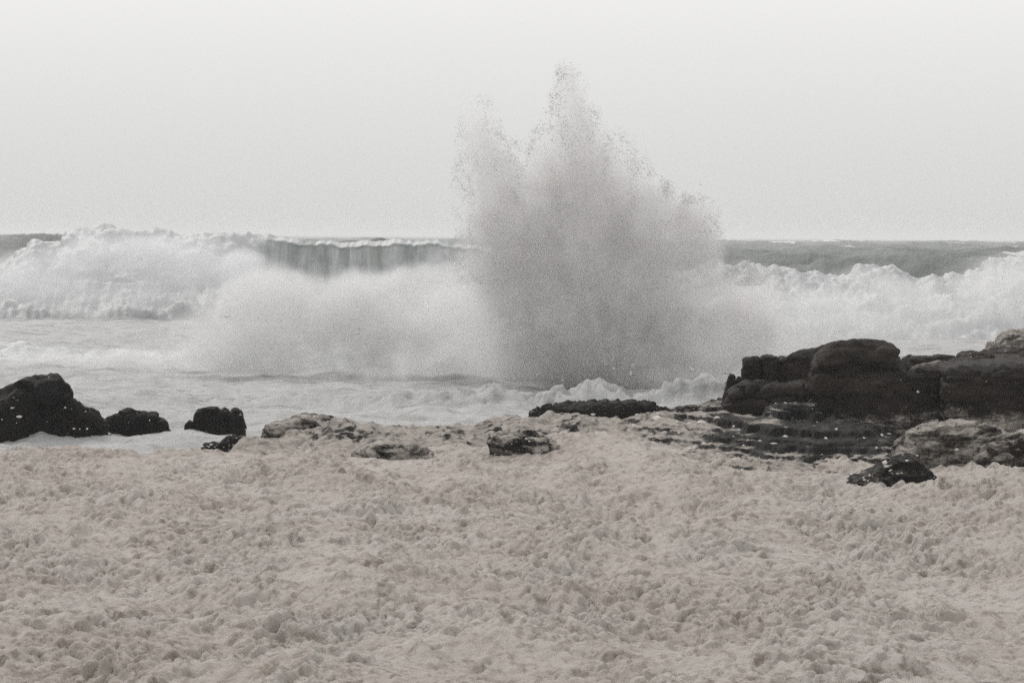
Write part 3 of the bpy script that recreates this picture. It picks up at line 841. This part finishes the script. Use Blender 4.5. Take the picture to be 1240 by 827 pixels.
def mist_volume(parent, B, mat, vox, lam=(2.6, 0.9), amp=(0.55, 0.35), thr=0.42, soft=0.5, focus=None, radial=0.0, seed=0.0):
    lo = (B[:, :3] - B[:, 3:6]).min(0); hi = (B[:, :3] + B[:, 3:6]).max(0)
    lo[2] = max(lo[2], -0.2)
    me = bpy.data.meshes.new('mist')
    o = bpy.data.objects.new('mist', me)
    COL.objects.link(o)
    o.parent = parent
    o.matrix_parent_inverse = Matrix.Translation(parent.location).inverted()
    me.materials.append(mat)
    tree = bpy.data.node_groups.new('mist_density', 'GeometryNodeTree')
    tree.interface.new_socket('Geometry', in_out='INPUT', socket_type='NodeSocketGeometry')
    tree.interface.new_socket('Geometry', in_out='OUTPUT', socket_type='NodeSocketGeometry')
    t = NT(tree)
    out = t.node('NodeGroupOutput')
    vc = t.node('GeometryNodeVolumeCube')
    pos = t.node('GeometryNodeInputPosition').outputs[0]
    S = None
    for (cx, cy_, cz, rx, ry, rz, w) in B:
        q = t.vmath('MULTIPLY', t.vmath('SUBTRACT', pos, (cx, cy_, cz)), (1 / rx, 1 / ry, 1 / rz))
        d2 = t.vmath('DOT_PRODUCT', q, q)
        f = t.math('MAXIMUM', t.math('SUBTRACT', 1.0, d2), 0.0)
        S = t.math('MULTIPLY_ADD', f, float(w), S if S is not None else 0.0)
    S = t.math('MINIMUM', S, 0.9)
    ps = t.vmath('ADD', pos, (seed * 13.1, seed * 5.3, seed * 7.7))
    n1 = t.noise(ps, 1.0 / lam[0], 3.0, 0.55, 0.7)
    n2 = t.noise(ps, 1.0 / lam[1], 4.0, 0.62, 0.5)
    v = t.math('MULTIPLY_ADD', t.math('SUBTRACT', n1, 0.5), amp[0] * 2, S)
    v = t.math('MULTIPLY_ADD', t.math('SUBTRACT', n2, 0.5), amp[1] * 2, v)
    if focus is not None and radial:
        rel = t.vmath('SUBTRACT', pos, tuple(focus))
        sp = t.node('ShaderNodeSeparateXYZ'); t.l.new(rel, sp.inputs[0])
        ang = t.math('ARCTAN2', sp.outputs[0], sp.outputs[2])
        r = t.vmath('LENGTH', rel)
        cb = t.node('ShaderNodeCombineXYZ')
        t.l.new(t.math('MULTIPLY', ang, 9.0), cb.inputs[0])
        t.l.new(t.math('MULTIPLY', r, 0.22), cb.inputs[1])
        t.l.new(t.math('MULTIPLY', sp.outputs[1], 0.6), cb.inputs[2])
        n3 = t.noise(cb.outputs[0], 1.0, 4.0, 0.6, 0.3)
        v = t.math('MULTIPLY_ADD', t.math('SUBTRACT', n3, 0.5), radial * 2, v)
    v = t.math('DIVIDE', t.math('SUBTRACT', v, thr), soft, clamp=True)
    v = t.math('MULTIPLY', v, t.math('MINIMUM', t.math('MULTIPLY', S, 4.0), 1.0))
    v = t.math('MULTIPLY', v, v)
    t.l.new(v, vc.inputs['Density'])
    vc.inputs['Min'].default_value = tuple(lo)
    vc.inputs['Max'].default_value = tuple(hi)
    for k, nm in enumerate(('Resolution X', 'Resolution Y', 'Resolution Z')):
        vc.inputs[nm].default_value = max(8, int((hi[k] - lo[k]) / vox))
    sm = t.node('GeometryNodeSetMaterial')
    sm.inputs['Material'].default_value = mat
    t.l.new(vc.outputs[0], sm.inputs[0])
    t.l.new(sm.outputs[0], out.inputs[0])
    md = o.modifiers.new('mist', 'NODES')
    md.node_group = tree
    o['kind'] = 'stuff'
    return o

def droplets(name, B, n, smin, smax, mat, seed, focus=None, edge=(0.12, 0.75), origin=None, pw=3.0, zmin=0.0):
    """tetrahedral water droplets scattered in strands through the shape's outer shell"""
    r = np.random.default_rng(seed)
    lo = (B[:, :3] - B[:, 3:6]).min(0); hi = (B[:, :3] + B[:, 3:6]).max(0)
    lo[2] = max(lo[2], 0.1)
    got = []; tot = 0
    for _ in range(60):
        p = lo + (hi - lo) * r.random((200000, 3))
        S = shape_np(B, p)
        ok = (S > edge[0]) & (S < edge[1])
        ok &= p[:, 2] > zmin
        p = p[ok]; S = S[ok]
        if len(p) == 0: continue
        if focus is not None:
            rel = p - np.asarray(focus)
            ang = np.arctan2(rel[:, 0], rel[:, 2]); rr = np.linalg.norm(rel, axis=1)
            str_ = fbm3(ang * 14.0, rr * 0.35, rel[:, 1] * 0.8, 3)
        else:
            str_ = fbm3(p[:, 0] / 1.5, p[:, 1] / 1.5, p[:, 2] / 1.5, 3)
        cl = fbm3(p[:, 0] / 0.7 + 9, p[:, 1] / 0.7, p[:, 2] / 0.7, 3)
        pr = np.clip(0.30 + 0.9 * str_ + 0.9 * cl, 0, 1) ** 2 * np.clip((S - edge[0]) / 0.2, 0.05, 1)
        p = p[r.random(len(p)) < pr]
        got.append(p); tot += len(p)
        if tot > n: break
    p = np.concatenate(got)[:n]
    n = len(p)
    tv = np.array([(1, 1, 1), (1, -1, -1), (-1, 1, -1), (-1, -1, 1)], float) * 0.62
    sz = smin + (smax - smin) * r.random(n) ** pw
    qv = r.normal(size=(n, 4)); qv /= np.linalg.norm(qv, axis=1)[:, None]
    w_, x_, y_, z_ = qv.T
    Rm = np.stack([1 - 2 * (y_ * y_ + z_ * z_), 2 * (x_ * y_ - z_ * w_), 2 * (x_ * z_ + y_ * w_),
                   2 * (x_ * y_ + z_ * w_), 1 - 2 * (x_ * x_ + z_ * z_), 2 * (y_ * z_ - x_ * w_),
                   2 * (x_ * z_ - y_ * w_), 2 * (y_ * z_ + x_ * w_), 1 - 2 * (x_ * x_ + y_ * y_)], -1).reshape(n, 3, 3)
    V = p[:, None, :] + np.einsum('nij,kj->nki', Rm, tv) * sz[:, None, None]
    F = np.array([(0, 1, 2), (0, 3, 1), (0, 2, 3), (1, 3, 2)])[None] + (np.arange(n) * 4)[:, None, None]
    return mesh_obj(name, V.reshape(-1, 3), F.reshape(-1, 3), mat, origin=origin)

MIST_GREY = mat_mist('plume_mist', (0.875, 0.863, 0.860), 1.5, 0.0)
MIST_WHITE = mat_mist('white_mist', (0.90, 0.898, 0.90), 1.2, 0.0)
MIST_PALE = mat_mist('pale_mist', (0.905, 0.905, 0.908), 0.7, 0.0)
MIST_THIN = mat_mist('thin_mist', (0.91, 0.915, 0.92), 0.9, 0.0)

# the great plume
D_P = 165.0
plume = [
    (580, 158, 0, 36, 56, 1.7, 0.65), (584, 228, 0, 48, 95, 2.2, 0.6), (690, 118, 0, 30, 58, 1.8, 0.85), (692, 185, 0, 56, 95, 2.4, 0.85),
    (742, 235, 0.3, 66, 95, 2.6, 0.85), (805, 280, 0.4, 72, 72, 2.8, 0.9), (852, 300, 0.4, 34, 80, 2.0, 0.7), (640, 235, 0, 80, 85, 2.4, 0.8),
    (700, 320, 0.5, 175, 120, 4.0, 1.0), (760, 395, 0.5, 170, 95, 4.2, 1.2), (650, 380, 0.3, 110, 95, 3.4, 0.5), (885, 375, 0.8, 85, 75, 3.2, 0.8), (745, 440, 0.2, 150, 50, 3.2, 0.9), (650, 430, 0.6, 150, 62, 3.2, 0.6), (880, 420, 0.4, 120, 65, 3.2, 0.7),
]
B1 = blob_world(plume, D_P)
foc = P(740, 475, D_P)
root = droplets('spray_plume', B1, 60000, 0.006, 0.028, M_DROP, 5, foc, (0.16, 0.7), origin=P(740, 475, D_P), zmin=P(740, 345, D_P).z)
tag(root, 'tall grey plume of spray thrown up above the horizon where a wave hits', 'spray', kind='stuff')
mist_volume(root, B1, MIST_GREY, 0.10, (2.8, 0.9), (0.78, 0.62), 0.22, 0.95, foc, 0.40, 1.0)

# white cloud of spray to its left
cloud = [(300, 395, 0, 120, 75, 3.0, 0.8), (380, 374, 0, 130, 70, 3.4, 0.9), (480, 380, 0, 130, 68, 3.6, 0.9), (570, 368, 0, 120, 72, 3.4, 0.9),
         (620, 410, 0, 110, 70, 3.2, 0.9), (430, 430, 0, 230, 50, 3.4, 0.9), (540, 338, 0.5, 80, 44, 2.4, 0.5), (330, 348, 1, 70, 38, 2.4, 0.6), (680, 400, 1.0, 120, 80, 3.0, 0.7), (600, 385, -6, 110, 85, 3.0, 0.8), (610, 430, -8, 130, 45, 3.0, 0.7), (530, 400, -4, 100, 75, 3.0, 0.8), (250, 420, -2, 90, 50, 2.6, 0.6), (570, 345, -13, 110, 70, 2.4, 0.7), (630, 400, -15, 120, 75, 2.6, 0.8), (540, 440, -14, 160, 36, 2.4, 0.6), (380, 462, -12, 220, 22, 3.0, 0.5)]
B2 = blob_world(cloud, 178.0)
root = droplets('spray_cloud', B2, 9000, 0.005, 0.022, M_DROPW, 6, None, (0.08, 0.5), origin=P(460, 470, 178))
tag(root, 'broad white cloud of mist drifting from the foot of the plume', 'spray', kind='stuff')
mist_volume(root, B2, MIST_WHITE, 0.12, (2.6, 0.8), (0.75, 0.75), 0.24, 1.0, seed=2.0)

# mist over the right-hand bank
right = [(900, 345, 20, 70, 36, 3.0, 0.7), (1050, 338, 20, 60, 30, 3.0, 0.8), (1215, 330, 20, 90, 36, 3.0, 0.9), (1130, 352, 20, 90, 26, 3.0, 0.6), (880, 380, 0, 90, 60, 3.0, 0.9), (960, 375, 0, 90, 45, 3.0, 0.8), (1050, 370, 0, 100, 50, 3.0, 0.8), (1150, 370, 0, 100, 50, 3.0, 0.9), (1240, 350, 0, 90, 60, 3.2, 1.0),
         (1000, 410, 0, 200, 40, 3.0, 0.9), (880, 440, -10, 70, 50, 2.4, 0.9), (830, 465, -14, 70, 26, 2.0, 0.8)]
B3 = blob_world(right, 210.0)
root = droplets('spray_cloud', B3, 9000, 0.005, 0.022, M_DROPW, 8, None, (0.08, 0.5), origin=P(1050, 440, 205))
tag(root, 'bright white mist hanging behind the dark headland', 'spray', kind='stuff')
mist_volume(root, B3, MIST_PALE, 0.15, (3.4, 1.0), (0.40, 0.28), 0.34, 0.8, seed=3.0)

# mist blowing across the foot of the plume
foot = [(872, 425, 0, 85, 55, 2.2, 0.8), (815, 458, -3, 75, 26, 1.8, 0.7)]
B6 = blob_world(foot, 160.0)
root = droplets('spray_cloud', B6, 3000, 0.005, 0.022, M_DROPW, 11, None, (0.08, 0.5), origin=P(850, 470, 160))
tag(root, 'pale mist blowing between the foot of the plume and the headland blocks', 'spray', kind='stuff')
mist_volume(root, B6, MIST_PALE, 0.13, (2.6, 0.8), (0.45, 0.35), 0.30, 0.8, seed=6.0)

# mist smoking off the left surge
low = [(0, 440, 0, 110, 36, 2.4, 0.8), (110, 445, 0, 110, 32, 2.4, 0.8), (220, 440, 0, 120, 36, 2.6, 0.9), (320, 445, 0, 110, 34, 2.4, 0.9)]
B4 = blob_world(low, 186.0)
root = droplets('spray_cloud', B4, 5000, 0.005, 0.022, M_DROPW, 9, None, (0.08, 0.5), origin=P(150, 470, 186))
tag(root, 'low smoky mist blowing off the surge behind the black rocks', 'spray', kind='stuff')
mist_volume(root, B4, MIST_WHITE, 0.13, (2.4, 0.8), (0.40, 0.3), 0.36, 0.8, seed=4.0)

# mist on the left breaker's crest
crest = [(20, 335, 0, 100, 46, 5.0, 0.8), (130, 305, 0, 85, 38, 5.0, 0.9), (230, 314, 0, 100, 44, 5.0, 0.9), (310, 335, 0, 60, 40, 5.0, 0.8), (440, 364, -2, 130, 20, 4.0, 0.7), (150, 355, -3, 220, 40, 5.0, 0.8)]
B5 = blob_world(crest, 296.0)
root = droplets('spray_cloud', B5, 6000, 0.01, 0.035, M_DROPW, 10, None, (0.08, 0.5), origin=P(180, 380, 296))
tag(root, 'white spray boiling over the shoulder of the tall breaker', 'spray', kind='stuff')
mist_volume(root, B5, MIST_THIN, 0.20, (3.6, 1.2), (0.55, 0.45), 0.30, 0.9, seed=5.0)

# ------------------------------------------------------------------ foam clots blowing through the air
def build_flying():
    r = np.random.default_rng(33)
    pts = []
    for (px, py) in ((668, 172), (650, 455), (680, 462), (742, 448), (765, 441), (762, 452), (790, 438), (434, 403), (436, 396), (275, 383), (850, 222), (838, 446)):
        for k in range(2):
            pts.append(tuple(P(px + r.normal(0, 2), py + r.normal(0, 1.5), 156 + r.uniform(-2, 2))))
    V, F = clot_mesh(np.array(pts), r.uniform(0.02, 0.06, len(pts)), 3)
    o = mesh_obj('flying_foam', V, F, M_FLECK, origin=P(740, 452, 156))
    tag(o, 'white foam flecks blowing through the air before the plume', 'foam fleck', kind='stuff')
build_flying()

# ------------------------------------------------------------------ salt haze over the whole place
def build_haze():
    x0, x1, y0, y1, z0, z1 = -7000, 7000, -60, 26500, -8.0, 17.0
    V = [(x, y, z) for z in (z0, z1) for y in (y0, y1) for x in (x0, x1)]
    F = [(0, 2, 3, 1), (4, 5, 7, 6), (0, 1, 5, 4), (2, 6, 7, 3), (0, 4, 6, 2), (1, 3, 7, 5)]
    o = mesh_obj('haze', V, F, mat_mist('salt_haze', (0.97, 0.975, 0.98), 0.00016, 0.2), smooth=False)
    tag(o, 'thin pale salt haze filling the air over sea and shore', 'haze', kind='stuff')
build_haze()
